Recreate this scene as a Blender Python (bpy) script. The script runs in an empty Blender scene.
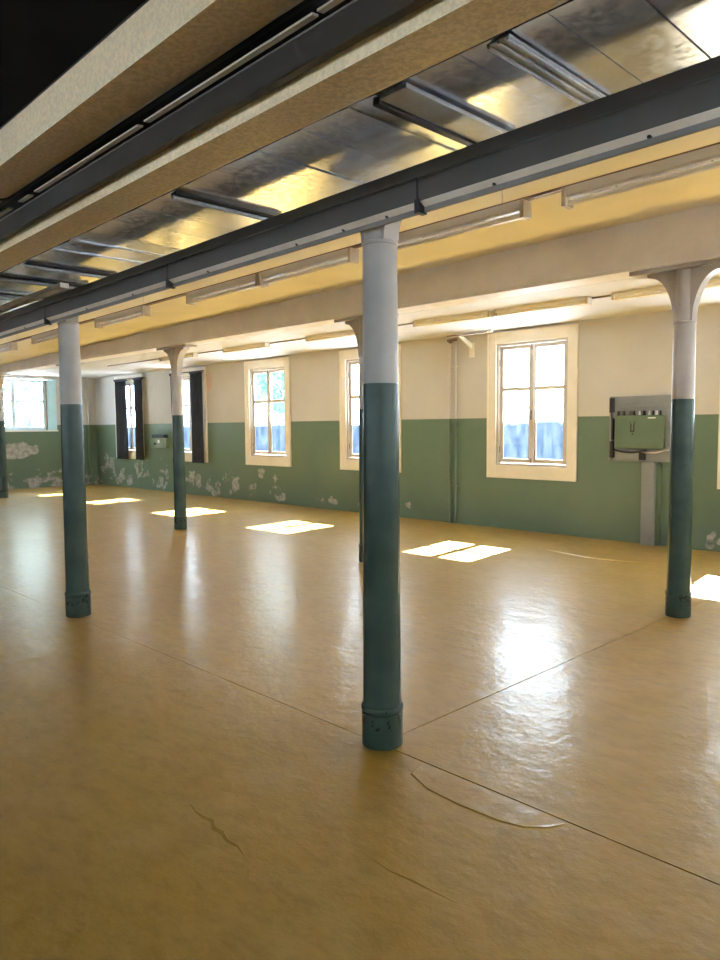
import bpy, bmesh, math, random
from mathutils import Vector, Matrix
random.seed(7)
S = bpy.context.scene
COL = S.collection

# ------------------------------------------------------------------ camera, sky, sun, exposure
HC = 1.55
F_PX, PITCH, ROLL, YAW = 736.9, 0.0714, -0.0075, 0.793
cd = bpy.data.cameras.new('camera')
cd.sensor_fit = 'HORIZONTAL'; cd.sensor_width = 36.0; cd.lens = 36.0 * F_PX / 720.0
cd.clip_start = 0.02; cd.clip_end = 500
cam = bpy.data.objects.new('camera', cd); COL.objects.link(cam)
fw = Vector((-math.sin(YAW)*math.cos(PITCH), math.cos(YAW)*math.cos(PITCH), -math.sin(PITCH)))
rt = Vector((math.cos(YAW), math.sin(YAW), 0)); up = rt.cross(fw)
r2 = rt*math.cos(ROLL) + up*math.sin(ROLL); u2 = up*math.cos(ROLL) - rt*math.sin(ROLL)
m = Matrix((r2, u2, -fw)).transposed().to_4x4(); m.translation = (0, 0, HC)
cam.matrix_world = m
S.camera = cam

w = bpy.data.worlds.new('sky'); S.world = w; w.use_nodes = True
bg = w.node_tree.nodes['Background']
bg.inputs['Color'].default_value = (0.76, 0.89, 1.0, 1); bg.inputs['Strength'].default_value = 7.5

sl = bpy.data.lights.new('sun', 'SUN'); sl.energy = 62.0; sl.angle = math.radians(0.7); sl.color = (0.95, 0.97, 1.0)
sun = bpy.data.objects.new('sun', sl); COL.objects.link(sun)
sun.rotation_euler = Vector((0.13, -1.0, -1.0)).to_track_quat('-Z', 'Y').to_euler()
sun.location = (-6, 30, 30)

S.view_settings.view_transform = 'Standard'
S.view_settings.look = 'None'
S.view_settings.gamma = 1.0
S.view_settings.use_curve_mapping = False
S.view_settings.exposure = 1.80
S.cycles.use_denoising = True
S.cycles.max_bounces = 14
S.cycles.diffuse_bounces = 8
S.cycles.glossy_bounces = 5
S.cycles.transparent_max_bounces = 12
S.cycles.sample_clamp_indirect = 8.0

# ------------------------------------------------------------------ material helpers
class NT:
    def __init__(self, name):
        self.m = bpy.data.materials.new(name); self.m.use_nodes = True
        self.t = self.m.node_tree; self.n = self.t.nodes; self.l = self.t.links
        self.n.clear()
        self.out = self.n.new('ShaderNodeOutputMaterial')
    def node(self, typ, **kw):
        nd = self.n.new(typ)
        for k, v in kw.items(): setattr(nd, k, v)
        return nd
    def link(self, a, b): self.l.new(a, b)
    def math(self, op, a, b=None, c=None, clamp=False):
        nd = self.node('ShaderNodeMath', operation=op, use_clamp=clamp)
        for i, v in enumerate((a, b, c)):
            if v is None: continue
            if isinstance(v, (int, float)): nd.inputs[i].default_value = v
            else: self.link(v, nd.inputs[i])
        return nd.outputs[0]
    def pos(self):
        g = self.node('ShaderNodeNewGeometry')
        s = self.node('ShaderNodeSeparateXYZ'); self.link(g.outputs['Position'], s.inputs[0])
        return g.outputs['Position'], s.outputs[0], s.outputs[1], s.outputs[2]
    def noise(self, vec, scale, detail=4, rough=0.55, stretch=None):
        if stretch:
            mp = self.node('ShaderNodeMapping'); mp.inputs['Scale'].default_value = stretch
            self.link(vec, mp.inputs['Vector']); vec = mp.outputs[0]
        nd = self.node('ShaderNodeTexNoise'); nd.inputs['Scale'].default_value = scale
        nd.inputs['Detail'].default_value = detail; nd.inputs['Roughness'].default_value = rough
        self.link(vec, nd.inputs['Vector'])
        return nd.outputs['Fac']
    def ramp(self, fac, lo, hi, smooth=True):
        nd = self.node('ShaderNodeMapRange', interpolation_type='SMOOTHSTEP' if smooth else 'LINEAR')
        nd.inputs['From Min'].default_value = lo; nd.inputs['From Max'].default_value = hi
        self.link(fac, nd.inputs['Value'])
        return nd.outputs[0]
    def mix(self, fac, a, b):
        nd = self.node('ShaderNodeMix', data_type='RGBA')
        if isinstance(fac, (int, float)): nd.inputs[0].default_value = fac
        else: self.link(fac, nd.inputs[0])
        for sock, v in ((nd.inputs[6], a), (nd.inputs[7], b)):
            if isinstance(v, tuple): sock.default_value = (*v, 1)
            else: self.link(v, sock)
        return nd.outputs[2]
    def bsdf(self, color, rough=0.5, metal=0.0, bump=None, strength=0.2, dist=0.01, spec=0.5, coat=0.0):
        b = self.node('ShaderNodeBsdfPrincipled')
        if isinstance(color, tuple): b.inputs['Base Color'].default_value = (*color, 1)
        else: self.link(color, b.inputs['Base Color'])
        if isinstance(rough, (int, float)): b.inputs['Roughness'].default_value = rough
        else: self.link(rough, b.inputs['Roughness'])
        b.inputs['Metallic'].default_value = metal
        b.inputs['Specular IOR Level'].default_value = spec
        b.inputs['Coat Weight'].default_value = coat
        if bump is not None:
            bp = self.node('ShaderNodeBump'); bp.inputs['Strength'].default_value = strength
            bp.inputs['Distance'].default_value = dist
            self.link(bump, bp.inputs['Height']); self.link(bp.outputs[0], b.inputs['Normal'])
        self.link(b.outputs[0], self.out.inputs['Surface'])
        return b
        return b

def paint(name, col, rough=0.5, var=0.12, scale=6.0, metal=0.0, bump=0.06, spec=0.5, coat=0.0):
    t = NT(name); p, x, y, z = t.pos()
    n = t.noise(p, scale, 5)
    c2 = tuple(max(0, c*(1-var)) for c in col); c1 = tuple(min(1, c*(1+var)) for c in col)
    c = t.mix(t.ramp(n, 0.3, 0.7), c2, c1)
    t.bsdf(c, rough, metal, t.noise(p, scale*12, 3), bump, 0.004, spec, coat)
    return t.m

CREAM = (0.72, 0.60, 0.43); GREEN = (0.115, 0.175, 0.098)

def wall_material():
    t = NT('wall_paint'); p, x, y, z = t.pos()
    cl = t.noise(p, 0.9, 4); fine = t.noise(p, 9, 5)
    cream = t.mix(t.ramp(cl, 0.3, 0.7), (0.50, 0.475, 0.425), (0.55, 0.525, 0.475))
    white = t.mix(t.ramp(cl, 0.3, 0.7), (0.48, 0.475, 0.46), (0.54, 0.535, 0.52))
    edge = t.math('ADD', x, t.math('MULTIPLY', t.math('SUBTRACT', fine, 0.5), 0.25))
    upper = t.mix(t.ramp(edge, -14.55, -14.35), white, cream)
    green = t.mix(t.ramp(cl, 0.3, 0.7), (0.105, 0.170, 0.112), (0.135, 0.192, 0.120))
    green = t.mix(t.math('MULTIPLY', t.ramp(fine, 0.5, 0.8), 0.35), green, (0.15, 0.19, 0.14))
    c = t.mix(t.ramp(z, 1.672, 1.680), green, upper)
    # flaked paint showing pale plaster, low on the wall: a few blobs broken up by noise
    blobs = [(-13.4, .38, .55, .42), (-12.9, .20, .9, .2), (-12.4, .62, .25, .2), (-11.9, .30, .38, .42), (-14.2, .25, .8, .3),
             (-15.1, .35, .7, .3), (-16.6, .35, .45, .5), (-17.6, .55, .5, .4), (-18.5, .25, 1.2, .32), (-19.3, .6, .7, .5),
             (-19.8, .3, .4, .5), (-10.3, .17, 1.1, .10), (-3.35, .18, .17, .22), (-3.0, .10, .5, .10), (-8.3, .22, .12, .10), (-13.0, .8, .10, .12)]
    tot = None
    for (bx, bz, rx, rz) in blobs:
        a = t.math('MULTIPLY', t.math('SUBTRACT', x, bx), 1/rx)
        b = t.math('MULTIPLY', t.math('SUBTRACT', z, bz), 1/rz)
        d = t.math('ADD', t.math('MULTIPLY', a, a), t.math('MULTIPLY', b, b))
        v = t.math('SUBTRACT', 1.0, d, clamp=True)
        tot = v if tot is None else t.math('MAXIMUM', tot, v)
    n1 = t.noise(p, 3.4, 6, 0.62)
    k = t.math('ADD', t.math('MULTIPLY', tot, 0.17), n1)
    msk = t.math('MULTIPLY', t.ramp(k, 0.655, 0.685), t.ramp(tot, 0.0, 0.15))
    # the end wall: one large flaked patch and a pale band above the floor
    a = t.math('MULTIPLY', t.math('SUBTRACT', y, 7.25), 1/.52); b = t.math('MULTIPLY', t.math('SUBTRACT', z, 1.02), 1/.24)
    d = t.math('SUBTRACT', 1.0, t.math('ADD', t.math('MULTIPLY', a, a), t.math('MULTIPLY', b, b)))
    e = t.ramp(t.math('ADD', d, t.math('MULTIPLY', t.math('SUBTRACT', n1, .5), 3.2)), 0.15, 0.3)
    band = t.math('MULTIPLY', t.ramp(z, 0.30, 0.22), t.ramp(n1, 0.44, 0.5))
    end = t.math('MULTIPLY', t.math('MAXIMUM', e, band), t.ramp(x, -20.0, -20.05))
    msk = t.math('MAXIMUM', msk, end)
    plaster = t.mix(t.ramp(fine, 0.35, 0.65), (0.27, 0.27, 0.24), (0.46, 0.44, 0.40))
    c = t.mix(msk, c, plaster)
    # reddish rub mark beside the curtained window
    a = t.math('MULTIPLY', t.math('ADD', x, 14.35), 1/.13); b = t.math('MULTIPLY', t.math('SUBTRACT', z, 2.62), 1/.25)
    d = t.math('SUBTRACT', 1.0, t.math('ADD', t.math('MULTIPLY', a, a), t.math('MULTIPLY', b, b)))
    c = t.mix(t.math('MULTIPLY', t.ramp(d, 0, .4), 0.45), c, (0.62, 0.30, 0.22))
    rough = t.math('ADD', 0.48, t.math('MULTIPLY', t.ramp(z, 1.672, 1.68), 0.3))
    h = t.math('SUBTRACT', t.math('ADD', t.noise(p, 30, 4), t.math('MULTIPLY', cl, 2.0)), t.math('MULTIPLY', msk, 0.8))
    t.bsdf(c, rough, 0, h, 0.18, 0.008)
    return t.m

def floor_material():
    t = NT('floor_coating'); p, x, y, z = t.pos()
    big = t.noise(p, 0.55, 4); mid = t.noise(p, 2.6, 6, 0.6); streak = t.noise(p, 1.2, 5, 0.6, (0.35, 2.2, 1)); fine = t.noise(p, 26, 4)
    c = t.mix(t.ramp(big, 0.3, 0.7), (0.41, 0.238, 0.018), (0.46, 0.275, 0.042))
    c = t.mix(t.math('MULTIPLY', t.ramp(mid, 0.25, 0.9), 0.3), c, (0.56, 0.38, 0.15))
    c = t.mix(t.math('MULTIPLY', t.ramp(streak, 0.45, 0.85), 0.30), c, (0.34, 0.20, 0.05))
    spots = t.ramp(t.noise(p, 8, 3), 0.74, 0.78)
    c = t.mix(t.math('MULTIPLY', spots, 0.5), c, (0.14, 0.085, 0.03))
    grit = t.noise(p, 7.0, 8, 0.72, (1.0, 1.9, 1))
    c = t.mix(t.math('MULTIPLY', t.ramp(grit, 0.40, 0.70), 0.55), c, (0.29, 0.165, 0.020))
    c = t.mix(t.math('MULTIPLY', t.ramp(t.noise(p, 1.7, 7, 0.68), 0.5, 0.8), 0.35), c, (0.53, 0.36, 0.20))
    rough = t.math('MULTIPLY_ADD', mid, 0.12, 0.14)
    h = t.math('ADD', t.math('MULTIPLY', t.noise(p, 4.0, 6, 0.60, (1.0, 1.0, 1)), 1.0), t.math('MULTIPLY', fine, 0.06))
    h = t.math('ADD', h, t.math('MULTIPLY', t.noise(p, 17.0, 3, 0.5), 0.22))
    b = t.bsdf(c, 0.5, 0, h, 0.48, 0.018, 0.40, 0.58)
    t.link(rough, b.inputs['Coat Roughness']); t.link(b.inputs['Normal'].links[0].from_socket, b.inputs['Coat Normal'])
    b.inputs['Coat IOR'].default_value = 1.42
    return t.m

def galvanised(name, col, rough, var=0.25, scale=40, bump=0.05, metal=0.85):
    t = NT(name); p, x, y, z = t.pos()
    n = t.noise(p, scale, 3, 0.7); b = t.noise(p, 1.7, 4)
    lo = tuple(c*(1-var) for c in col); hi = tuple(min(1, c*(1+var*.6)) for c in col)
    c = t.mix(t.ramp(n, 0.38, 0.62), lo, hi)
    c = t.mix(t.math('MULTIPLY', t.ramp(b, 0.4, 0.75), 0.25), c, tuple(c_*0.6 for c_ in col))
    r = t.math('ADD', rough, t.math('MULTIPLY', t.ramp(n, 0.35, 0.65), 0.10))
    t.bsdf(c, r, metal, t.math('ADD', t.math('MULTIPLY', n, .25), b), bump, 0.02)
    return t.m

def glass_material(name, tint=(0.96, 0.985, 1.0)):
    t = NT(name)
    tr = t.node('ShaderNodeBsdfTransparent'); tr.inputs[0].default_value = (*tint, 1)
    gl = t.node('ShaderNodeBsdfGlossy'); gl.inputs['Roughness'].default_value = 0.02
    lw = t.node('ShaderNodeLayerWeight'); lw.inputs['Blend'].default_value = 0.5
    fac = t.math('ADD', 0.035, t.math('MULTIPLY', 0.9, t.math('POWER', lw.outputs['Facing'], 5.0)))
    mx = t.node('ShaderNodeMixShader')
    t.link(fac, mx.inputs[0]); t.link(tr.outputs[0], mx.inputs[1]); t.link(gl.outputs[0], mx.inputs[2])
    t.link(mx.outputs[0], t.out.inputs['Surface'])
    return t.m

def film_material():
    t = NT('frosted_film'); p, x, y, z = t.pos()
    n = t.noise(p, 5, 5, 0.6, (1.6, 1, 0.5))
    c = t.mix(t.ramp(n, 0.35, 0.68), (0.085, 0.108, 0.135), (0.14, 0.16, 0.185))
    tl = t.node('ShaderNodeBsdfTranslucent'); t.link(c, tl.inputs[0])
    df = t.node('ShaderNodeBsdfDiffuse'); df.inputs[0].default_value = (0.25, 0.3, 0.36, 1)
    mx = t.node('ShaderNodeMixShader'); mx.inputs[0].default_value = 0.25
    t.link(tl.outputs[0], mx.inputs[1]); t.link(df.outputs[0], mx.inputs[2])
    t.link(mx.outputs[0], t.out.inputs['Surface'])
    return t.m

M = {}
M['wall'] = wall_material()
M['floor'] = floor_material()
M['joint'] = paint('joint_dirt', (0.035, 0.024, 0.012), 0.8)
M['ceiling'] = paint('ceiling_paint', (0.88, 0.82, 0.64), 0.7, 0.05, 1.1)
M['ceiling_far'] = paint('ceiling_paint_pale', (0.55, 0.53, 0.485), 0.7, 0.05, 1.1)
M['ceiling_dark'] = paint('ceiling_shade_black', (0.010, 0.010, 0.011), 0.9, 0.3, 2.0)  # near-black colour puts the deep shade overhead into the ceiling
M['beam'] = paint('beam_paint', (0.80, 0.78, 0.76), 0.55, 0.06, 2.5)
M['col_grey'] = paint('column_grey_paint', (0.46, 0.43, 0.40), 0.38, 0.06, 5)
def column_green():
    t = NT('column_green_paint'); p, x, y, z = t.pos()
    n = t.noise(p, 4, 5); f = t.noise(p, 22, 5, 0.65)
    c = t.mix(t.ramp(n, 0.3, 0.7), (0.030, 0.056, 0.042), (0.046, 0.078, 0.056))
    low = t.math('MULTIPLY', t.ramp(z, 0.24, 0.14), t.ramp(z, 0.04, 0.12))
    chip = t.ramp(t.math('ADD', f, t.math('MULTIPLY', low, 0.16)), 0.70, 0.72)
    c = t.mix(chip, c, (0.012, 0.016, 0.013))
    t.bsdf(c, 0.27, 0, f, 0.06, 0.004, 0.32)
    return t.m
M['col_green'] = column_green()
M['casing'] = paint('window_casing_paint', (0.76, 0.70, 0.58), 0.45, 0.05, 3)
M['sash'] = paint('window_sash_paint', (0.52, 0.475, 0.42), 0.45, 0.06, 4)
M['glass'] = glass_material('window_glass')
M['film'] = film_material()
M['metal_dark'] = paint('handle_metal', (0.22, 0.17, 0.13), 0.4, 0.1, 8, 0.4)
M['deck'] = galvanised('galvanised_deck', (0.64, 0.69, 0.76), 0.17, 0.07, 30, 0.03, 0.8)
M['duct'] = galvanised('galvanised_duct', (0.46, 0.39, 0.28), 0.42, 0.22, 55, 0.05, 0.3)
M['duct_lit_side'] = galvanised('galvanised_lit_side', (0.94, 0.76, 0.50), 0.42, 0.10, 70, 0.05, 0.2)  # same sheet metal, light on the near side put into a paler colour
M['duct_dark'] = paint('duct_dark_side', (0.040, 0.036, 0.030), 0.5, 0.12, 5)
M['steel'] = paint('dark_grey_steel_paint', (0.090, 0.085, 0.079), 0.42, 0.08, 4)
M['steel_light'] = paint('bare_steel', (0.88, 0.84, 0.77), 0.4, 0.06, 6)
M['steel_mid'] = paint('grey_steel_paint', (0.24, 0.23, 0.22), 0.42, 0.08, 6)
M['black'] = paint('black_plastic', (0.012, 0.012, 0.013), 0.5, 0.1, 8)
M['zinc'] = galvanised('zinc_rail', (0.44, 0.48, 0.54), 0.35, 0.10, 25, 0.02, 0.3)
M['lamp'] = paint('lamp_enamel', (0.72, 0.69, 0.64), 0.35, 0.04, 3)
M['tube'] = paint('tube_glass_white', (0.90, 0.86, 0.78), 0.2, 0.03, 3)
M['lamp_end'] = paint('lamp_end_plastic', (0.55, 0.47, 0.36), 0.5, 0.05, 6)
M['conduit'] = paint('conduit_brown', (0.22, 0.15, 0.09), 0.5, 0.1, 6)
M['box_green'] = paint('switch_box_green', (0.115, 0.165, 0.092), 0.4, 0.06, 6)
M['box_green_pale'] = paint('wall_box_green', (0.19, 0.25, 0.17), 0.4, 0.06, 6)
M['panel_grey'] = paint('panel_board_grey', (0.24, 0.25, 0.25), 0.5, 0.08, 5)
M['duct_grey'] = paint('cable_duct_grey', (0.25, 0.26, 0.25), 0.45, 0.06, 5)
M['white'] = paint('white_plastic', (0.78, 0.76, 0.72), 0.4, 0.04, 6)
M['curtain'] = paint('curtain_cloth', (0.026, 0.036, 0.056), 0.85, 0.2, 10)
M['frame_blue'] = paint('window_frame_pale_blue', (0.55, 0.68, 0.74), 0.4, 0.05, 4)
M['shutter_blue'] = paint('shutter_pale_blue', (0.45, 0.70, 0.78), 0.4, 0.05, 4)
M['ground'] = paint('yard_paving', (0.42, 0.43, 0.45), 0.9, 0.15, 0.3)
M['far_wall'] = paint('far_building_plaster', (0.36, 0.40, 0.44), 0.9, 0.1, 0.4)
M['far_roof'] = paint('far_building_roof', (0.10, 0.13, 0.17), 0.9, 0.1, 0.4)
M['bark'] = paint('tree_bark', (0.10, 0.08, 0.06), 0.9, 0.2, 8)
def leaf_material():
    t = NT('tree_leaves'); p, x, y, z = t.pos()
    c = t.mix(t.ramp(t.noise(p, 2.5, 4), 0.3, 0.7), (0.045, 0.10, 0.075), (0.11, 0.18, 0.13))
    d = t.node('ShaderNodeBsdfDiffuse'); t.link(c, d.inputs[0])
    tl = t.node('ShaderNodeBsdfTranslucent'); t.link(c, tl.inputs[0])
    mx = t.node('ShaderNodeMixShader'); mx.inputs[0].default_value = 0.4
    t.link(d.outputs[0], mx.inputs[1]); t.link(tl.outputs[0], mx.inputs[2]); t.link(mx.outputs[0], t.out.inputs['Surface'])
    return t.m
M['leaf'] = leaf_material()

# ------------------------------------------------------------------ mesh helpers
class MB:
    def __init__(self): self.bm = bmesh.new()
    def box(self, x0, x1, y0, y1, z0, z1):
        v = [self.bm.verts.new((x, y, z)) for x in (x0, x1) for y in (y0, y1) for z in (z0, z1)]
        for f in ((0, 1, 3, 2), (4, 6, 7, 5), (0, 4, 5, 1), (2, 3, 7, 6), (0, 2, 6, 4), (1, 5, 7, 3)):
            self.bm.faces.new([v[i] for i in f])
        return self
    def hexa(self, pts):                       # eight points ordered as box()
        v = [self.bm.verts.new(p) for p in pts]
        for f in ((0, 1, 3, 2), (4, 6, 7, 5), (0, 4, 5, 1), (2, 3, 7, 6), (0, 2, 6, 4), (1, 5, 7, 3)):
            self.bm.faces.new([v[i] for i in f])
        return self
    def prism(self, prof, x0, x1, axis='x'):   # closed profile swept along an axis
        def P(a, b, t): return (t, a, b) if axis == 'x' else ((a, t, b) if axis == 'y' else (a, b, t))
        A = [self.bm.verts.new(P(a, b, x0)) for a, b in prof]; B = [self.bm.verts.new(P(a, b, x1)) for a, b in prof]
        n = len(prof)
        for i in range(n): self.bm.faces.new((A[i], A[(i+1) % n], B[(i+1) % n], B[i]))
        self.bm.faces.new(A); self.bm.faces.new(B[::-1])
        return self
    def lathe(self, prof, cx=0, cy=0, seg=40):  # (radius, z) pairs
        rings = [[self.bm.verts.new((cx+r*math.cos(2*math.pi*k/seg), cy+r*math.sin(2*math.pi*k/seg), z)) for k in range(seg)] for r, z in prof]
        for a, b in zip(rings, rings[1:]):
            for k in range(seg): self.bm.faces.new((a[k], a[(k+1) % seg], b[(k+1) % seg], b[k]))
        self.bm.faces.new(rings[0][::-1]); self.bm.faces.new(rings[-1])
        return self
    def tube(self, pts, r, seg=10):
        pts = [Vector(p) for p in pts]; rings = []
        for i, p in enumerate(pts):
            d = (pts[min(i+1, len(pts)-1)] - pts[max(i-1, 0)]).normalized()
            a = d.cross(Vector((0, 0, 1)) if abs(d.z) < 0.9 else Vector((1, 0, 0))).normalized(); b = d.cross(a)
            rings.append([self.bm.verts.new(p + r*(math.cos(2*math.pi*k/seg)*a + math.sin(2*math.pi*k/seg)*b)) for k in range(seg)])
        for A, B in zip(rings, rings[1:]):
            for k in range(seg): self.bm.faces.new((A[k], A[(k+1) % seg], B[(k+1) % seg], B[k]))
        self.bm.faces.new(rings[0][::-1]); self.bm.faces.new(rings[-1])
        return self
    def build(self, name, mat, parent=None, bevel=0, smooth=False, kind=None):
        bmesh.ops.recalc_face_normals(self.bm, faces=self.bm.faces)
        me = bpy.data.meshes.new(name); self.bm.to_mesh(me); self.bm.free()
        me.materials.append(mat)
        if smooth:
            for p in me.polygons: p.use_smooth = True
            try: me.set_sharp_from_angle(angle=math.radians(35))
            except Exception: pass
        o = bpy.data.objects.new(name, me); COL.objects.link(o)
        if parent: o.parent = parent
        if bevel:
            b = o.modifiers.new('bevel', 'BEVEL'); b.width = bevel; b.segments = 2; b.limit_method = 'ANGLE'
        if kind: o['kind'] = kind
        return o

def tag(o, label=None, cat=None, group=None, kind=None):
    if label: o['label'] = label
    if cat: o['category'] = cat
    if group: o['group'] = group
    if kind: o['kind'] = kind
    return o
def thing(name, loc, label=None, cat=None, group=None, kind=None):
    o = bpy.data.objects.new(name, None); COL.objects.link(o); o.location = loc
    o.empty_display_size = 0.1
    return tag(o, label, cat, group, kind)
def copy_tree(o, parent=None):
    c = o.copy(); COL.objects.link(c)
    if parent: c.parent = parent
    for ch in list(o.children): copy_tree(ch, c)
    return c

# ------------------------------------------------------------------ the room shell
XL, XR, YB, YN = -20.1, 6.2, 9.36, -8.0          # end wall, right wall, window wall, wall behind the camera
Y1, Y2 = 2.58, 5.99                               # the two column rows
XJ, YJ = -2.44, 2.53                              # floor joints
WX = [4.2, 0.85, -2.55, -5.94, -9.24, -12.20, -15.20, -18.13]
OW, OZ0, OZ1 = 0.60, 0.96, 2.78                   # half width, sill, head of the openings
TH = 0.16
ZC1R, ZC1L, ZC2 = 3.33, 2.93, 2.985               # front bay ceiling (right / left end), window bay ceiling

def ceil1(x): return ZC1R + (ZC1L - ZC1R) * (x - XR) / (XL - XR)

mb = MB(); xs = [XR + 0.2]
for cx in WX: xs += [cx + OW, cx - OW]
xs.append(XL - 0.2)
for i in range(0, len(xs), 2): mb.box(xs[i+1], xs[i], YB, YB+TH, 0, 3.45)
for cx in WX:
    mb.box(cx-OW, cx+OW, YB, YB+TH, 0, OZ0); mb.box(cx-OW, cx+OW, YB, YB+TH, OZ1, 3.45)
tag(mb.build('wall_back', M['wall']), 'long window wall painted green below and cream above', kind='structure')
LY0, LY1, LZ0, LZ1 = 6.30, 8.26, 1.50, 2.90       # opening in the end wall
mb = MB()
mb.box(XL-.3, XL, YN-.2, LY0, 0, 3.45).box(XL-.3, XL, LY1, YB, 0, 3.45).box(XL-.3, XL, LY0, LY1, 0, LZ0).box(XL-.3, XL, LY0, LY1, LZ1, 3.45)
tag(mb.build('wall_left', M['wall']), 'far end wall with flaking green paint below a wide window', kind='structure')
mb = MB(); RWY = [7.4, 4.5, 1.6, -1.3, -4.2]; ys = [YB]
for cy in RWY: ys += [cy + OW, cy - OW]
ys.append(YN)
for i in range(0, len(ys), 2): mb.box(XR, XR+TH, ys[i+1], ys[i], 0, 3.45)
for cy in RWY: mb.box(XR, XR+TH, cy-OW, cy+OW, 0, OZ0).box(XR, XR+TH, cy-OW, cy+OW, OZ1, 3.45)
tag(mb.build('wall_right', M['wall']), 'right end wall of the hall with windows, outside the frame', kind='structure')
mb = MB(); xs = [XR]
FWX = WX
for cx in FWX: xs += [cx + OW, cx - OW]
xs.append(XL)
for i in range(0, len(xs), 2): mb.box(xs[i+1], xs[i], YN-TH, YN, 0, 3.45)
for cx in FWX:
    mb.box(cx-OW, cx+OW, YN-TH, YN, 0, OZ0); mb.box(cx-OW, cx+OW, YN-TH, YN, OZ1, 3.45)
tag(mb.build('wall_front', M['wall']), 'shaded wall with windows behind the viewer', kind='structure')

# floor: three coated slabs with open joints between them over a dark bed
G = 0.004
fl = MB().box(XL-.1, XR+.1, YN-.1, YB+.1, -0.12, -0.02).build('floor', M['joint'])
tag(fl, 'glossy ochre yellow coated floor of the hall', kind='structure')
MB().box(XL, XJ, YN, YJ-.001, -.02, 0).build('floor_slab', M['floor'], fl)
MB().box(XJ, XR, YN, YJ-G, -.02, 0).build('floor_slab', M['floor'], fl)
MB().box(XL, XJ-.003, YJ+.001, YB, -.02, 0).build('floor_slab', M['floor'], fl)
MB().box(XJ+.003, XR, YJ+G, YB, -.02, 0).build('floor_slab', M['floor'], fl)
# lifted lip of coating beside the joint, with a curved edge
mb = MB(); pts = [(-2.16, 2.515), (-2.12, 2.40), (-1.98, 2.345), (-1.80, 2.335), (-1.62, 2.345), (-1.52, 2.375), (-1.45, 2.44), (-1.42, 2.512)]
n = len(pts)
top = [mb.bm.verts.new((x, y, 0.0042 if y < 2.5 else 0.0012)) for x, y in pts]
bot = [mb.bm.verts.new((x + (x+1.8)*.02, y - (0.006 if y < 2.5 else 0), -0.002)) for x, y in pts]
mb.bm.faces.new(top)
for i in range(n): mb.bm.faces.new((top[i], bot[i], bot[(i+1) % n], top[(i+1) % n]))
mb.build('lifted_coating', M['floor'], fl)
# two ridges where the coating has cracked and lifted
def ridge(path, wdt, h, name='cracked_ridge'):
    mb = MB(); L = []; T = []; R = []
    for i, (x, y) in enumerate(path):
        k = math.sin(math.pi*i/(len(path)-1)) + .15
        L.append(mb.bm.verts.new((x, y-wdt*k, -.001))); T.append(mb.bm.verts.new((x, y, h*k))); R.append(mb.bm.verts.new((x, y+wdt*.25*k, -.001)))
    for i in range(len(path)-1):
        mb.bm.faces.new((L[i], L[i+1], T[i+1], T[i])); mb.bm.faces.new((T[i], T[i+1], R[i+1], R[i]))
    return mb.build(name, M['floor'], fl)
ridge([(-2.60, 1.56), (-2.53, 1.545), (-2.47, 1.545), (-2.42, 1.555), (-2.37, 1.53), (-2.32, 1.535), (-2.26, 1.515), (-2.20, 1.52), (-2.14, 1.50)], .018, .005)
ridge([(-1.80, 1.81), (-1.70, 1.805), (-1.60, 1.82), (-1.50, 1.825), (-1.42, 1.83)], .010, .002)
ridge([(-5.57, 4.59), (-5.3, 4.38), (-5.0, 4.15), (-4.85, 4.02)], .014, .003)
ridge([(-4.35, 4.28), (-4.28, 4.22), (-4.2, 4.20)], .03, .004)
ridge([(-3.92, 4.55), (-3.84, 4.52), (-3.76, 4.53)], .03, .004)
ridge([(-3.5, 8.1), (-3.85, 7.98), (-4.2, 7.92), (-4.6, 8.02), (-4.9, 8.1)], .03, .009)

# ceilings: dark bay over the viewer, yellow bay, pale bay at the windows
tag(MB().box(XL-.2, XR+.2, YN-.2, Y1, 3.16, 3.45).build('ceiling', M['ceiling_dark']), 'ceiling above the metal ducts, coloured black for deep shade', kind='structure')
c1 = thing('ceiling', (0, 0, 0), 'yellow cream boarded ceiling between the two column rows', kind='structure')
cuts = [XR+.2, 2.65, -1.2, -5.05, -8.9, -12.7, -16.5, XL-.2]
for a, b in zip(cuts, cuts[1:]):
    a -= .004; b += .004
    MB().hexa([(x, y, z) for x in (b, a) for y in (Y1, Y2) for z in (ceil1(x), ceil1(x)+.12)]).build('ceiling_board', M['ceiling'], c1)
MB().box(XL-.2, XR+.2, Y1, Y2, 3.46, 3.5).build('ceiling_backing', M['joint'], c1)
c2 = thing('ceiling', (0, 0, 0), 'pale cream ceiling of the bay beside the windows', kind='structure')
for a, b in zip(cuts, cuts[1:]):
    MB().box(b+.003, a-.003, Y2, YB+.1, ZC2, ZC2+.12).build('ceiling_board', M['ceiling_far'], c2)
MB().box(XL-.2, XR+.2, Y2, YB+.1, ZC2+.12, ZC2+.3).build('ceiling_backing', M['joint'], c2)

# ------------------------------------------------------------------ beams on the column rows
def beam(y, label, z0=2.80):
    o = thing('ceiling_beam', (XL, y, z0), label, 'beam', 'beams over the column rows', 'thing')
    def P(y0, y1, za, zb): return [(x-XL, yy, (za if q == 0 else (zb if zb is not None else ceil1(x)+.06))-z0) for x in (XL, XR) for yy in (y0, y1) for q in (0, 1)]
    MB().hexa(P(-.12, .12, z0+.035, None)).build('beam_body', M['beam'], o)
    MB().hexa(P(-.135, .135, z0, z0+.035)).build('bottom_flange', M['beam'], o, 0.006)
    return o
beam(Y1, 'beam over the nearest column row, mostly hidden by the dark steel track', 2.83)
beam(Y2, 'long beige painted beam carried by the second column row')

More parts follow.
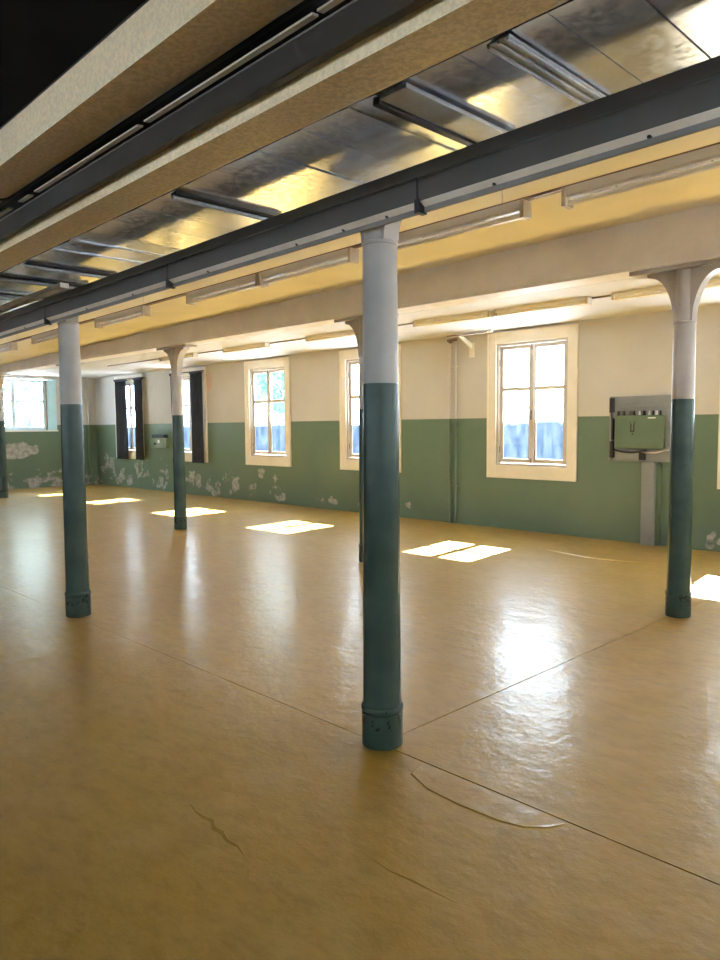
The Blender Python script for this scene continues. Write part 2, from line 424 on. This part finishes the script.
# ------------------------------------------------------------------ columns
def capital(mb, r, z0, z1, half, th):
    # a round neck with two curved brackets spreading along the beam
    mb.lathe([(r, z0), (r*.98, z1-.03), (r*1.05, z1)], seg=32)
    for s in (-1, 1):
        prof = [(s*r*.3, z1), (s*half, z1), (s*half, z1-.02), (s*(half-.015), z1-.03)]
        N = 12
        for i in range(1, N+1):
            a = i/N*math.pi/2
            prof.append((s*(r*.98 + (half-.015-r*.98)*(1-math.sin(a))), z0 + .0 + (z1-.03-z0)*math.cos(a)))
        prof.append((s*r*.3, z0))
        mb.prism([(a, b) for a, b in prof], -th/2, th/2, 'y')
def column(rb, rt, zc, ztop=2.80, plate=True):
    o = thing('iron_column', (0, 0, 0), kind='thing')
    zs = 1.755
    rs = rb + (rt-rb)*(zs-.2)/(zc-.2)
    MB().lathe([(rb*1.07, 0), (rb*1.07, .165)], seg=48).build('base', M['col_green'], o, 0.004, True)
    MB().lathe([(rb*1.05, .165), (rb*1.09, .172), (rb*1.11, .185), (rb*1.09, .198), (rb*1.02, .205)], seg=48).build('base_ring', M['col_green'], o, 0, True)
    MB().lathe([(rb*1.03, .205), (rb*1.0, .23), (rs, zs)], seg=48).build('lower_shaft', M['col_green'], o, 0, True)
    MB().lathe([(rs*1.003, zs), (rt, zc)], seg=48).build('upper_shaft', M['col_grey'], o, 0, True)
    MB().lathe([(rt*1.0, zc), (rt*1.06, zc+.004), (rt*1.06, zc+.014), (rt*.98, zc+.02)], seg=48).build('collar', M['col_grey'], o, 0, True)
    mb = MB(); capital(mb, rt*.92, zc+.02, ztop-.035, .29, .10); mb.build('capital', M['col_grey'], o, 0, True)
    if plate: MB().box(-.42, .42, -.10, .10, ztop-.035, ztop).build('bearing_plate', M['col_grey'], o, 0.004)
    return o
pa = column(.094, .081, 2.395, 2.69, False); pb = column(.0915, .083, 2.345)
cl = ['nearest cast iron column, in the middle, dark green below and grey above',
      'green and grey column at left under the steel track, second of the nearer row']
for i, x in enumerate((-2.445, -5.99)):
    o = pa if i == 0 else copy_tree(pa)
    o.location = (x, Y1 - (.03 if i == 0 else 0), 0); tag(o, cl[i], 'column', 'cast iron columns')
cl = ['green and grey column in front of the grey electrical board',
      'column half hidden behind the nearest column in the middle',
      'far column with spreading capital standing before the curtained windows',
      'column hidden behind the left column under the steel track',
      'farthest column, beside the wide end wall window']
for i in range(5):
    o = pb if i == 0 else copy_tree(pb)
    o.location = ((-2.40, -5.97, -10.06, -13.90, -17.73)[i], Y2, 0); tag(o, cl[i], 'column', 'cast iron columns')
# ------------------------------------------------------------------ windows of the long wall
def casement_window():
    o = thing('window_1', (0, 0, 0), kind='structure')
    cw = .155; y0, y1 = -.028, 0.0
    MB().box(-OW-cw, -OW, y0, y1, .77, 2.95).build('casing_board', M['casing'], o, .004)
    MB().box(OW, OW+cw, y0, y1, .77, 2.95).build('casing_board', M['casing'], o, .004)
    MB().box(-OW, OW, y0, y1, .77, OZ0).build('casing_board', M['casing'], o, .004)
    MB().box(-OW, OW, y0, y1, OZ1, 2.95).build('casing_board', M['casing'], o, .004)
    MB().box(-OW-cw, -OW-cw+.02, y0-.008, y0, .77, 2.95).box(OW+cw-.02, OW+cw, y0-.008, y0, .77, 2.95)\
        .box(-OW-cw+.02, OW+cw-.02, y0-.008, y0, 2.93, 2.95).build('casing_bead', M['casing'], o)
    f = .035
    MB().box(-OW, -OW+f, 0, .14, OZ0, OZ1).box(OW-f, OW, 0, .14, OZ0, OZ1).box(-OW+f, OW-f, 0, .14, OZ1-f, OZ1)\
        .box(-OW+f, OW-f, 0, .14, OZ0, OZ0+f).build('frame', M['sash'], o, .003)
    zb = 2.10; s = .056; ys0, ys1 = .035, .075
    for sg in (-1, 1):
        a, b = sorted((sg*.003, sg*(OW-f-.004))); z0, z1 = OZ0+f+.004, OZ1-f-.004
        sa = MB().box(a, a+s, ys0, ys1, z0, z1).box(b-s, b, ys0, ys1, z0, z1).box(a+s, b-s, ys0, ys1, z0, z0+.065).box(a+s, b-s, ys0, ys1, z1-s, z1)\
            .build('sash', M['sash'], o, .004)
        MB().box(a+s, b-s, ys0+.004, ys1-.004, zb-.028, zb+.028).build('glazing_bar', M['sash'], sa, .003)
        MB().box(a+s, b-s, .053, .057, z0+.065, zb-.02).build('pane', M['glass'], sa)
        MB().box(a+s, b-s, .053, .057, zb+.02, z1-s).build('pane', M['glass'], sa)
        MB().box(a+s+.002, b-s-.002, .0575, .0585, z0+.067, 1.60 + .006*sg).build('frosted_film', M['film'], sa)
        for hz in (1.2, 2.5):
            MB().lathe([(.009, hz-.045), (.009, hz+.045)], sg*(OW-f), .03, 10).build('hinge', M['metal_dark'], sa)
    MB().box(-.036, .036, .018, .035, OZ0+.05, OZ1-.05).build('meeting_strip', M['sash'], o, .004)
    MB().box(-.012, .012, .008, .018, 1.64, 1.78).tube([(0, .01, 1.70), (0, -.02, 1.70), (0, -.028, 1.63)], .008).build('window_handle', M['metal_dark'], o)
    MB().lathe([(.008, OZ0+.05), (.008, OZ0+.12)], 0, .012, 10).build('bolt', M['metal_dark'], o)
    MB().lathe([(.008, OZ1-.12), (.008, OZ1-.04)], 0, .012, 10).build('bolt', M['metal_dark'], o)
    return o
wl = ['cream cased window far beyond the right frame edge, nearest the right wall', 'cream cased window outside the frame beyond the right column',
      'cream cased window at right edge beyond the electrical board',
      'large cream cased four pane window left of the grey electrical board',
      'cream cased window half hidden behind the nearest column',
      'cream cased four pane window at middle left above flaked paint',
      'window between dark curtains behind the far column',
      'narrow looking window between dark curtains nearest the far corner']
w0 = casement_window()
for i, cx in enumerate(WX):
    o = w0 if i == 0 else copy_tree(w0)
    o.name = 'window_%d' % (i+1); o.location = (cx, YB, 0); tag(o, wl[i])

for i, cx in enumerate(FWX):          # the same windows in the wall behind the viewer
    o = copy_tree(w0); o.name = 'window_%d' % (i+10); o.location = (cx, YN, 0); o.rotation_euler.z = math.pi
    tag(o, 'cream cased window in the wall behind the viewer, number %d from the right wall' % (i+1))

for i, cy in enumerate(RWY):          # and in the right end wall
    o = copy_tree(w0); o.name = 'window_%d' % (i+20); o.location = (XR, cy, 0); o.rotation_euler.z = -math.pi/2
    tag(o, 'cream cased window in the right end wall, number %d from the window wall' % (i+1))

# the wide window in the end wall
o = thing('window_9', (XL, 0, 0), 'wide pale blue framed window in the far end wall', kind='structure')
a, b = 6.34, 7.98
f = .06
MB().box(-.16, -.08, a, a+f, LZ0+.04, LZ1-.03).box(-.16, -.08, b-f, b, LZ0+.04, LZ1-.03).box(-.16, -.08, a+f, b-f, LZ0+.04, LZ0+.12).box(-.16, -.08, a+f, b-f, LZ1-.09, LZ1-.03)\
    .build('frame', M['frame_blue'], o, .004)
MB().box(-.16, -.08, 7.10, 7.20, LZ0+.12, LZ1-.09).build('mullion', M['frame_blue'], o, .004)
MB().box(-.15, -.09, a+f, 7.10, 2.28, 2.33).build('glazing_bar', M['frame_blue'], o, .003)
MB().box(-.15, -.09, 7.20, b-f, 2.28, 2.33).build('glazing_bar', M['frame_blue'], o, .003)
for (p, q) in ((a+f, 7.10), (7.20, b-f)):
    for (z0, z1) in ((LZ0+.12, 2.28), (2.33, LZ1-.09)):
        MB().box(-.122, -.118, p, q, z0, z1).build('pane', M['glass'], o)
MB().box(-.30, .05, LY0, LY1, LZ0, LZ0+.04).build('sill', M['white'], o, .004)
MB().box(-.16, -.02, b, b+.03, LZ0+.04, LZ1-.03).build('frame_post', M['metal_dark'], o)
MB().box(-.30, -.02, b+.05, LY1, LZ0+.04, LZ1-.02).build('folded_shutter', M['shutter_blue'], o, .004)
MB().box(-.30, -.16, LY0, a, LZ0+.04, LZ1-.02).build('reveal_lining', M['frame_blue'], o)

# ------------------------------------------------------------------ curtains
def curtain(x0, x1, label, yy=YB-.10):
    mb = MB(); N = 44; rows = 10; g = []
    for j in range(rows+1):
        z = .76 + (2.80-.76)*j/rows
        row = []
        for i in range(N+1):
            u = i/N; flare = 1 + .05*(1-j/rows)
            x = (x0+x1)/2 + (u-.5)*(x1-x0)*flare
            y = .028*math.sin(u*(x1-x0)*2*math.pi/.085 + .5*math.sin(j*.5)) * (.75+.25*(1-j/rows))
            row.append(mb.bm.verts.new((x-(x0+x1)/2, y, z-.76)))
        g.append(row)
    for j in range(rows):
        for i in range(N): mb.bm.faces.new((g[j][i], g[j][i+1], g[j+1][i+1], g[j+1][i]))
    t = thing('curtain', ((x0+x1)/2, yy, .76), label, 'curtain', 'dark window curtains')
    c = mb.build('cloth', M['curtain'], t, 0, True)
    sd = c.modifiers.new('solid', 'SOLIDIFY'); sd.thickness = .004
    MB().box(-(x1-x0)/2-.01, (x1-x0)/2+.01, -.03, .03, 2.04, 2.075).build('heading_tape', M['curtain'], t)
    return t
curtain(-18.70, -18.10, 'dark slate curtain nearest the far room corner')
curtain(-17.66, -17.25, 'dark slate curtain just left of the small green wall box')
curtain(-15.84, -15.62, 'narrow dark slate curtain just left of the far column before it')
curtain(-14.97, -14.52, 'dark slate curtain just right of the far column before it')
for (x0, x1, lab) in ((-18.78, -17.17, 'thin dark rail over the curtained window nearest the corner'), (-15.9, -14.42, 'thin dark rail over the curtained window behind the far column')):
    t = thing('curtain_rail', (x0, YB, 2.84), lab, 'rail')
    MB().box(0, x1-x0, -.115, -.085, .0, .025).build('rail', M['black'], t)
    for xx in (.1, (x1-x0)/2, x1-x0-.1): MB().box(xx-.01, xx+.01, -.085, 0, .003, .022).build('bracket', M['black'], t)

# ------------------------------------------------------------------ electrical board, wall box, pipes, bracket
t = thing('electrical_board', (-4.28, YB, 1.08), 'grey electrical board with a green switch box on the green wall', 'electrical board')
bx = -4.28
MB().box(-.41, .41, -.03, 0, 0, .85).build('backboard', M['panel_grey'], t, .003)
MB().box(-.41, -.385, -.06, -.03, .0, .85).build('side_rail', M['panel_grey'], t, .003)
MB().box(.385, .41, -.06, -.03, 0, .85).build('side_rail', M['panel_grey'], t, .003)
MB().box(-.41, -.34, -.065, -.06, .64, .83).build('dark_terminal', M['black'], t)
MB().box(-.40, -.355, -.065, -.03, .04, .26).build('dark_terminal', M['black'], t)
MB().box(-.375, -.355, -.075, -.03, .28, .56).build('dark_terminal', M['black'], t)
MB().box(-.25, .25, -.07, -.03, .71, .735).build('trunking_lid', M['duct_grey'], t, .003)
MB().box(.24, .385, -.055, -.03, .12, .85).build('side_panel', M['panel_grey'], t, .003)
MB().box(-.30, .02, -.09, -.03, .03, .13).build('lower_trunking', M['duct_grey'], t, .005)
MB().box(.02, .08, -.095, -.03, .02, .12).build('dark_terminal', M['black'], t)
g = MB().box(-.30, .345, -.11, -.03, .165, .60).build('switch_box', M['box_green'], t, .012)
MB().box(-.30, .345, -.118, -.11, .175, .59).build('box_lid', M['box_green'], g, .006)
# the black mark on the lid: a small U with dots around it
mk = MB()
mk.box(-.09, -.075, -.1205, -.118, .40, .49).box(-.05, -.035, -.1205, -.118, .40, .49).box(-.09, -.035, -.1205, -.118, .385, .40)
mk.box(-.10, -.085, -.1205, -.118, .50, .515).box(-.045, -.03, -.1205, -.118, .50, .515).box(-.07, -.055, -.1205, -.118, .345, .37)
mk.build('emblem', M['black'], g)
MB().box(.14, .24, -.1205, -.118, .555, .57).build('white_strip', M['white'], g)
for i, xx in enumerate((-.30, -.265, -.22, -.15, -.08, -.01, .05, .12, .165, .21, .26, .30)):
    w_ = .014 if i % 3 else .02
    MB().lathe([(w_, .60), (w_, .615), (w_*.75, .62), (w_*.75, .655)], xx+.02, -.07, 12)\
        .build('cable_gland', M['white'] if i in (5, 7, 9) else (M['black'] if i % 2 == 0 else M['panel_grey']), g)
for (x0, zz, sag) in ((-.1, .15, .06), (0.0, .13, .05), (.05, .14, .09)):
    MB().tube([(x0+(.40-x0)*u, -.08, zz - sag*math.sin(math.pi*u)*.6 + .03*u) for u in [k/10 for k in range(11)]], .009, 8).build('cable', M['steel_mid'] if x0 else M['white'], t)
MB().tube([(-.33+.45*k/10, -.10, .15-.035*math.sin(math.pi*k/10)) for k in range(11)], .012, 8).build('cable', M['black'], t)
t = thing('cable_duct', (-4.12, YB, 0), 'upright grey cable duct from floor to the electrical board', 'cable duct')
MB().box(-.095, .065, -.11, 0, .0, 1.075).build('duct_body', M['duct_grey'], t, .004)
MB().box(-.088, .058, -.116, -.11, .02, 1.06).build('duct_lid', M['duct_grey'], t, .002)
MB().box(.066, .12, -.04, 0, 0, 1.06).build('side_shadow_strip', M['box_green'], t, .004)  # thin strip put in for the duct's shadow on its right

t = thing('wall_box', (-16.45, YB, 1.08), 'small green box with dark cables on wall between the curtained windows', 'box')
MB().box(-.24, .30, -.10, 0, 0, .24).build('box_body', M['box_green_pale'], t, .01)
MB().box(-.36, .24, -.11, 0, .25, .33).build('cable_bundle', M['black'], t, .01)
MB().lathe([(.03, .07), (.03, .13)], -.2, -.105, 12).build('socket', M['black'], t)
MB().box(-.05, .0, -.12, -.10, .12, .20).build('plug', M['white'], t)

for px_, lab in ((-7.41, 'thin riser pipe on the wall, left one of a close pair'), (-7.30, 'thin riser pipe on the wall, right one of a close pair')):
    t = thing('riser_pipe', (px_, YB-.035, 0), lab, 'pipe', 'paired riser pipes')
    MB().tube([(0, 0, .0), (0, 0, 1.5), (0, 0, 2.90)], .017, 12).build('pipe', M['wall'], t, 0, True)
    for zz in (.6, 1.6, 2.5): MB().box(-.025, .025, -.02, .035, zz-.012, zz+.012).build('clip', M['wall'], t)
t = thing('stop_valve', (-7.355, YB-.05, 2.88), 'small dark tap joining the riser pipes under the ceiling', 'valve')
MB().tube([(-.09, 0, .03), (.09, 0, .03)], .02, 10).build('cross_pipe', M['conduit'], t, 0, True)
MB().lathe([(.03, -.02), (.035, .0), (.03, .04)], 0, -.04, 14).build('valve_body', M['metal_dark'], t, 0, True)

t = thing('wall_bracket', (-7.0, YB, 2.62), 'white wall bracket holding a short rail beside the large window', 'bracket')
MB().box(-.045, .045, -.02, 0, 0, .22).build('plate', M['casing'], t, .004)
MB().prism([(0, .12), (-.34, .30), (-.34, .34), (0, .20)], -.02, .02, 'x').build('arm', M['white'], t, .003)
MB().box(-.22, .62, -.37, -.33, .30, .335).build('rail', M['white'], t, .004)
MB().box(-.20, .55, -.385, -.37, .30, .318).build('rail_lip', M['conduit'], t)

# a painted pipe in the far corner of the end wall
t = thing('corner_pipe', (XL+.04, 9.12, 0), 'cream and green painted pipe in the far corner', 'pipe')
MB().tube([(0, 0, 0), (0, 0, 2.94)], .035, 12).build('pipe', M['wall'], t, 0, True)
MB().box(-.04, .04, -.02, .02, 2.2, 2.24).build('clip', M['wall'], t)

TILT = 0.0145                                    # everything overhead sinks slightly toward the far left
def tilt(o):
    o.rotation_euler.y = -TILT; o.location.z += TILT*(o.location.x + 2.2)

# ------------------------------------------------------------------ fluorescent battens on their trunking
def batten(L, h):
    o = thing('batten_lamp', (0, 0, 0))
    MB().prism([(-.05, 0), (.05, 0), (.042, -h*.45), (.028, -h*.55), (-.028, -h*.55), (-.042, -h*.45)], 0.03, L-.03, 'x').build('housing', M['lamp'], o, .003)
    for xx in (0, L-.03): MB().box(xx, xx+.03, -.052, .052, -h*1.02, -.0005).build('end_cap', M['lamp_end'], o, .004)
    MB().tube([(.03, 0, -h*.78), (L/2, 0, -h*.78), (L-.03, 0, -h*.78)], .019, 14).build('tube', M['tube'], o, 0, True)
    for xx in (.35, L-.35): MB().box(xx-.006, xx+.006, -.012, .012, -h*.6, -h*.5).build('tube_clip', M['lamp_end'], o)
    return o
LAMP_Y1, LAMP_Z1, LAMP_Y2, LAMP_Z2 = 4.35, 3.065, 7.70, 2.982
rows = [(LAMP_Y1, LAMP_Z1, .115, [(-2.52, 'right of the nearest column, cut by the frame edge'), (-4.06, 'directly right of the nearest column top'),
          (-5.72, 'directly left of the nearest column top'), (-7.00, 'second to the left of the nearest column'),
          (-9.20, 'just right of the left column under the track'), (-11.3, 'just left of the left column under the track'), (-13.4, 'farthest left along the steel track')], 'front lamp row'),
        (LAMP_Y2, LAMP_Z2, .075, [(-3.86, 'behind the capital of the column by the electrical board'), (-5.40, 'above the large window, right of two'), (-6.72, 'above the large window, left of two'),
          (-8.97, 'above the window behind the nearest column'), (-11.27, 'above the four pane window at middle left'), (-13.5, 'in front of the curtained windows')], 'window lamp row')]
for (yy, zz, h, lst, nm) in rows:
    proto = None
    for i, (x0, lab) in enumerate(lst):
        if proto is None: proto = o = batten(1.26, h)
        else: o = copy_tree(proto)
        o.location = (x0, yy, zz + (TILT*(x0+2.2) if h > .1 else 0)); o.rotation_euler.y = -TILT if h > .1 else 0
        tag(o, ('white fluorescent batten on ceiling, ' + lab), 'lamp', 'fluorescent battens, ' + nm)
t = thing('lamp_trunking', (0, LAMP_Y1, LAMP_Z1), 'thin brown cable trunking carrying the front row of battens', 'trunking')
tilt(t)
MB().box(-14.2, XR, -.025, .025, 0.001, .018).build('channel', M['conduit'], t)
for xx in (3.2, 1.5, -1.2, -3.0, -8.0, -12.0):
    MB().tube([(xx, 0, .02), (xx, 0, ceil1(xx)-LAMP_Z1-TILT*(xx+2.2)-.003)], .005, 8).build('drop_rod', M['lamp'], t)
t = thing('lamp_conduit', (0, LAMP_Y2, ZC2), 'thin brown conduit along the ceiling over the window lamps', 'conduit')
MB().box(-16, XR, .055, .075, -.018, 0).build('channel', M['conduit'], t)

# ------------------------------------------------------------------ steel track in front of the first column row
TX0, TX1 = -19.5, 2.6
t = thing('steel_track', (0, 2.40, 2.46), 'dark grey steel track running along the front column row', 'track')
def TP(mb, prof): return mb.prism([(a-2.40, b-2.46) for a, b in prof], TX0, TX1, 'x')
TP(MB(), [(2.388, 2.585), (2.43, 2.585), (2.43, 2.638), (2.388, 2.638)]).build('upper_web', M['steel'], t, .002)
TP(MB(), [(2.400, 2.490), (2.43, 2.492), (2.43, 2.582), (2.400, 2.582)]).build('lower_web', M['steel'], t, .002)
TP(MB(), [(2.400, 2.490), (2.430, 2.472), (2.436, 2.478), (2.406, 2.497)]).build('bright_soffit', M['steel_light'], t)
TP(MB(), [(2.430, 2.451), (2.440, 2.449), (2.440, 2.480), (2.430, 2.472)]).build('lower_lip', M['steel_mid'], t, .001)
for xx in (-.25, -2.08, -4.11, -6.0, -8.0, -10.2):
    MB().box(xx-.012, xx+.012, 2.392-2.40, 2.445-2.40, 2.443-2.46, 2.50-2.46).box(xx-.004, xx+.004, -.004, .001, .04, .125).build('clamp', M['black'], t)
for xx in (-1.71, -2.28, -2.56, -2.9, -3.7, -4.6, -5.3, -6.5, -1.1):
    MB().lathe([(.008, .012), (.008, .03)], xx, .025, 10).build('bolt', M['black'], t)
tag(MB().box(-9.2, -5.42, 2.30, 2.365, 2.64, 2.675).build('strip_light', M['tube']), 'pale strip light above the steel track at far left', 'lamp')

# ------------------------------------------------------------------ galvanised deck over the aisle, boards and rails
DY0, DY1, DZ = 1.96, 2.62, 2.73
t = thing('metal_deck', (0, DY0, DZ), 'galvanised sheet metal deck between the duct and the steel track', 'metal deck')
xe = 1.2; rnd = random.Random(3)
edges = [xe]
for v in (.85, .5, .15, -.2, -.45, -.68, -.91, -1.12, -1.42, -1.66, -1.9, -2.15, -2.42, -2.72, -2.95, -3.17): edges.append(v*1.0727)
while edges[-1] > -13: edges.append(edges[-1] - rnd.choice((.24, .28, .3)))
for a, b in zip(edges, edges[1:]):
    tl, tw = rnd.uniform(-.004, .004), rnd.uniform(-.003, .003)
    d = rnd.uniform(0, .003)
    q = [(b+.003, 0, d+tw), (b+.003, 0, d+.012), (b+.003, DY1-DY0, d+tl+tw), (b+.003, DY1-DY0, d+.014),
         (a-.001, 0, d-tw), (a-.001, 0, d+.012), (a-.001, DY1-DY0, d+tl-tw), (a-.001, DY1-DY0, d+.014)]
    MB().hexa(q).build('deck_board', M['deck'], t)
MB().box(-13, xe, 0, DY1-DY0, .03, .045).build('deck_backing', M['black'], t)
def rail(x, wd, kind):
    r = thing('cross_rail', (x, DY0, DZ))
    if kind == 'wide':
        MB().box(-wd/2+.02, wd/2, .0, DY1-DY0, -.022, -.004).build('flange_or_shadow', M['zinc'], r, .003)
        MB().box(-wd/2-.012, -wd/2+.02, .0, DY1-DY0, -.034, -.004).build('dark_edge', M['black'], r, .002)
    elif kind == 'ridged':
        MB().box(-wd/2, wd/2, 0, DY1-DY0, -.012, -.004).build('flange_or_shadow', M['zinc'], r, .002)
        for k in (-.8, 0.1, .8): MB().box(k*wd/2-.006, k*wd/2+.006, 0, DY1-DY0, -.022, -.012).build('ridge', M['zinc'] if k else M['black'], r, .002)
    else:
        MB().box(-wd/2, wd/2, .0, DY1-DY0, -.016, -.004).build('flange_or_shadow', M['black'], r, .002)  # black strip is the rod's shadow put in as colour
        MB().tube([(-wd*.2, 0, -.026), (-wd*.2, DY1-DY0, -.026)], .011, 10).build('rod', M['zinc'], r, 0, True)
    return r
rl = [(-1.28, .085, 'ridged', 'ridged zinc cross rail under the deck at upper right'), (-1.70, .15, 'wide', 'broad zinc cross rail with black edge under the deck'),
      (-3.06, .05, 'rod', 'zinc rod rail under the deck left of the nearest column'), (-4.86, .05, 'rod', 'zinc rod rail under the deck above the left column under the track'),
      (-5.34, .05, 'rod', 'third rod rail under the deck toward the far left'), (-5.95, .05, 'rod', 'last rod rail under the deck near the pale strip light')]
for x, wd, k, lab in rl: tag(rail(x*1.0727, wd, k), lab, 'rail', 'cross rails under the metal deck')

# ------------------------------------------------------------------ two folded sheet metal ducts
DX0, DX1 = -14.0, 2.6
def strip(prof, name, mat, parent, th=.006, smooth=False, x0=DX0, x1=DX1):
    # an open profile given thickness upward, swept along x
    o2 = []
    for i, (a, b) in enumerate(prof):
        p0 = prof[max(i-1, 0)]; p1 = prof[min(i+1, len(prof)-1)]
        d = Vector((p1[0]-p0[0], p1[1]-p0[1])).normalized(); nrm = Vector((-d.y, d.x))
        o2.append((a+nrm.x*th, b+nrm.y*th))
    mb = MB(); P = parent.location
    mb.prism([(a-P.y, b-P.z) for a, b in prof + o2[::-1]], x0-P.x, x1-P.x, 'x')
    return mb.build(name, mat, parent, 0, smooth)
def bend(y0, z0, y1, r, deg, n=8):
    # a flat underside from (y0, z0) to y1 that rolls up over a rounded far corner
    return [(y0, z0)] + [(y1 + r*math.sin(math.radians(deg*k/n)), z0 + r*(1-math.cos(math.radians(deg*k/n)))) for k in range(n+1)]
DY, DZ1 = 1.176, 2.685
t = thing('sheet_metal_duct', (0, DY, DZ1), 'brown galvanised duct nearest overhead, beside the black ceiling', 'duct', 'sheet metal ducts')
for (xa, xb) in ((DX0, -3.815), (-3.805, DX1)):
    strip([(DY-.025, DZ1+.116), (DY, DZ1)], 'near_side', M['duct_lit_side'], t, x0=xa, x1=xb)
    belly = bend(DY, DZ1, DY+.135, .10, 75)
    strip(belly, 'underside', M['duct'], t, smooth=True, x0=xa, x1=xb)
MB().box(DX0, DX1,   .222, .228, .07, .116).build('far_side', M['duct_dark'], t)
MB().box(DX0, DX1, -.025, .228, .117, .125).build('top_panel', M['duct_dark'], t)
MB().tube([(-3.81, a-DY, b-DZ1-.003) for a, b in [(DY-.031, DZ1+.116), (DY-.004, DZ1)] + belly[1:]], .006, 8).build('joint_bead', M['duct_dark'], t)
for xx in (-9, -6.5, 0.2, 1.8):
    MB().tube([(xx, 0.1, .125), (xx, 0.1, .474)], .006, 8).build('hanger_rod', M['black'], t)

t = thing('steel_channel', (0, 1.44, 2.587), 'dark steel channel between the two galvanised ducts', 'steel channel')
MB().prism([(0, 0), (.03, 0), (.03, .008), (.008, .008), (.008, .078), (.03, .078), (.03, .086), (0, .086)], DX0, DX1, 'x').build('channel', M['duct_dark'], t)
MB().box(DX0, DX1, -.003, .004, .086, .091).build('bright_edge', M['steel_mid'], t)
t = thing('sheet_metal_duct', (0, 1.50, 2.558), 'galvanised duct beside the metal deck, lit edge painted in', 'duct', 'sheet metal ducts')
strip([(1.475, 2.66), (1.50, 2.558)], 'near_side', M['duct_lit_side'], t)
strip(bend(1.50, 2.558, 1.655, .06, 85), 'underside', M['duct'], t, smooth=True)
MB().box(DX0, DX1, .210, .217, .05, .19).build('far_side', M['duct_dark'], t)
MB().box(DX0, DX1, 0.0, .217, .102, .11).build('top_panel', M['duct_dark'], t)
for xx in (-9, -6.5, 0.2, 1.8):
    MB().tube([(xx, 0.1, .11), (xx, 0.1, .602)], .006, 8).build('hanger_rod', M['black'], t)
# segmented pale strips in the gap between the ducts
t = thing('metal_strip_run', (0, 1.412, 2.688), 'segmented pale metal strips in the dark gap between the ducts', 'metal strip')
sx = 2.4
for L, gp in ((.9, .06), (.8, .05), (.7, .05), (.62, .04), (.5, .03), (.24, .02), (.95, .05), (1.0, .07), (.13, .14), (.22, .05), (1.2, .05), (1.4, .05)):
    MB().prism([(0, 0), (.024, .003), (.024, .010), (0, .007)], sx-L, sx, 'x').build('strip_segment', M['steel_light'], t)
    sx -= L + gp
MB().box(-13, 2.5, .0, .024, .05, .056).build('backing_tray', M['black'], t)

for o in list(COL.objects):
    if o.parent is None and o.name.split('.')[0] in ('sheet_metal_duct', 'steel_channel', 'metal_strip_run', 'metal_deck', 'cross_rail', 'steel_track', 'strip_light'): tilt(o)

# ------------------------------------------------------------------ outside
g = MB().box(-220, 160, YB+TH+.02, 260, -1.3, -1.0).build('ground', M['ground'])
tag(g, 'pale paved yard outside the windows', kind='structure')
g = MB().box(-220, XL-.32, -120, YB+TH+.02, -1.3, -1.0).build('ground', M['ground'])
tag(g, 'pale paved yard outside the end wall', kind='structure')
g = MB().box(XR+TH+.02, 160, -120, YB+TH+.02, -1.3, -1.0).build('ground', M['ground'])
tag(g, 'pale paved yard outside the right end wall', kind='structure')
g = MB().box(XL-.32, XR+TH+.02, -120, YN-TH-.02, -1.3, -1.0).build('ground', M['ground'])
tag(g, 'pale paved yard behind the hall', kind='structure')
def far_building(x0, x1, y, h, label):
    t = thing('far_building', ((x0+x1)/2, y, -1.0), label, 'building')
    L = (x1-x0)/2
    MB().box(-L, L, 0, 9, 0, h*.62).build('wall', M['far_wall'], t)
    MB().prism([(-.6, h*.62), (9.6, h*.62), (9.6, h*.68), (4.5, h), (-.6, h*.68)], -L-.4, L+.4, 'x').build('roof', M['far_roof'], t)
    k = -L+2
    while k < L-2:
        MB().box(k, k+1.1, -.06, 0, h*.22, h*.45).build('window', M['far_roof'], t); k += 3.4
    return t
far_building(-62, -30, 62, 4.6, 'low grey building seen through the large window')
far_building(-125, -85, 70, 5.0, 'low grey building seen through the middle left window')
def tree(x, y, h, r, label, seed, n=1400, ls=.22, z0=-1.0, low=.35):
    rr = random.Random(seed)
    t = thing('tree', (x, y, z0), label, 'tree')
    MB().tube([(0, 0, 0), (.05, .03, h*.25), (-.03, .05, h*.5), (.04, 0, h*.75)], r*.06, 8).build('trunk', M['bark'], t, 0, True)
    verts = []; faces = []
    for i in range(n):
        while True:
            p = Vector((rr.uniform(-1, 1), rr.uniform(-1, 1), rr.uniform(-1, 1)))
            if .2 < p.length < 1: break
        c = Vector((p.x*r, p.y*r, h*(low+1)/2 + p.z*h*(1-low)/2))
        a = Vector((rr.gauss(0, 1), rr.gauss(0, 1), rr.gauss(0, 1))).normalized(); b = a.orthogonal().normalized()
        s = ls*rr.uniform(.6, 1.3); k = len(verts)
        verts += [c-a*s, c+b*s*.45, c+a*s, c-b*s*.45]; faces.append((k, k+1, k+2, k+3))
    me = bpy.data.meshes.new('foliage'); me.from_pydata([tuple(v) for v in verts], [], faces); me.materials.append(M['leaf'])
    f = bpy.data.objects.new('foliage', me); COL.objects.link(f); f.parent = t; f['kind'] = 'stuff'
    return t
tree(-26.0, 8.4, 8, 2.7, 'leafy tree seen through the end wall window, right one', 1, 3200, .14, low=.15)
tree(-29.5, 1.6, 9, 2.8, 'leafy tree seen through the end wall window, left one', 2, 3200, .15, low=.15)
tree(-27.6, 20.0, 9, 1.5, 'slim tree seen through the middle left window', 3, 1500, .18)
tree(-23.0, 19.0, 7, 1.7, 'bushy tree beyond the middle left window', 4, 1500, .2)
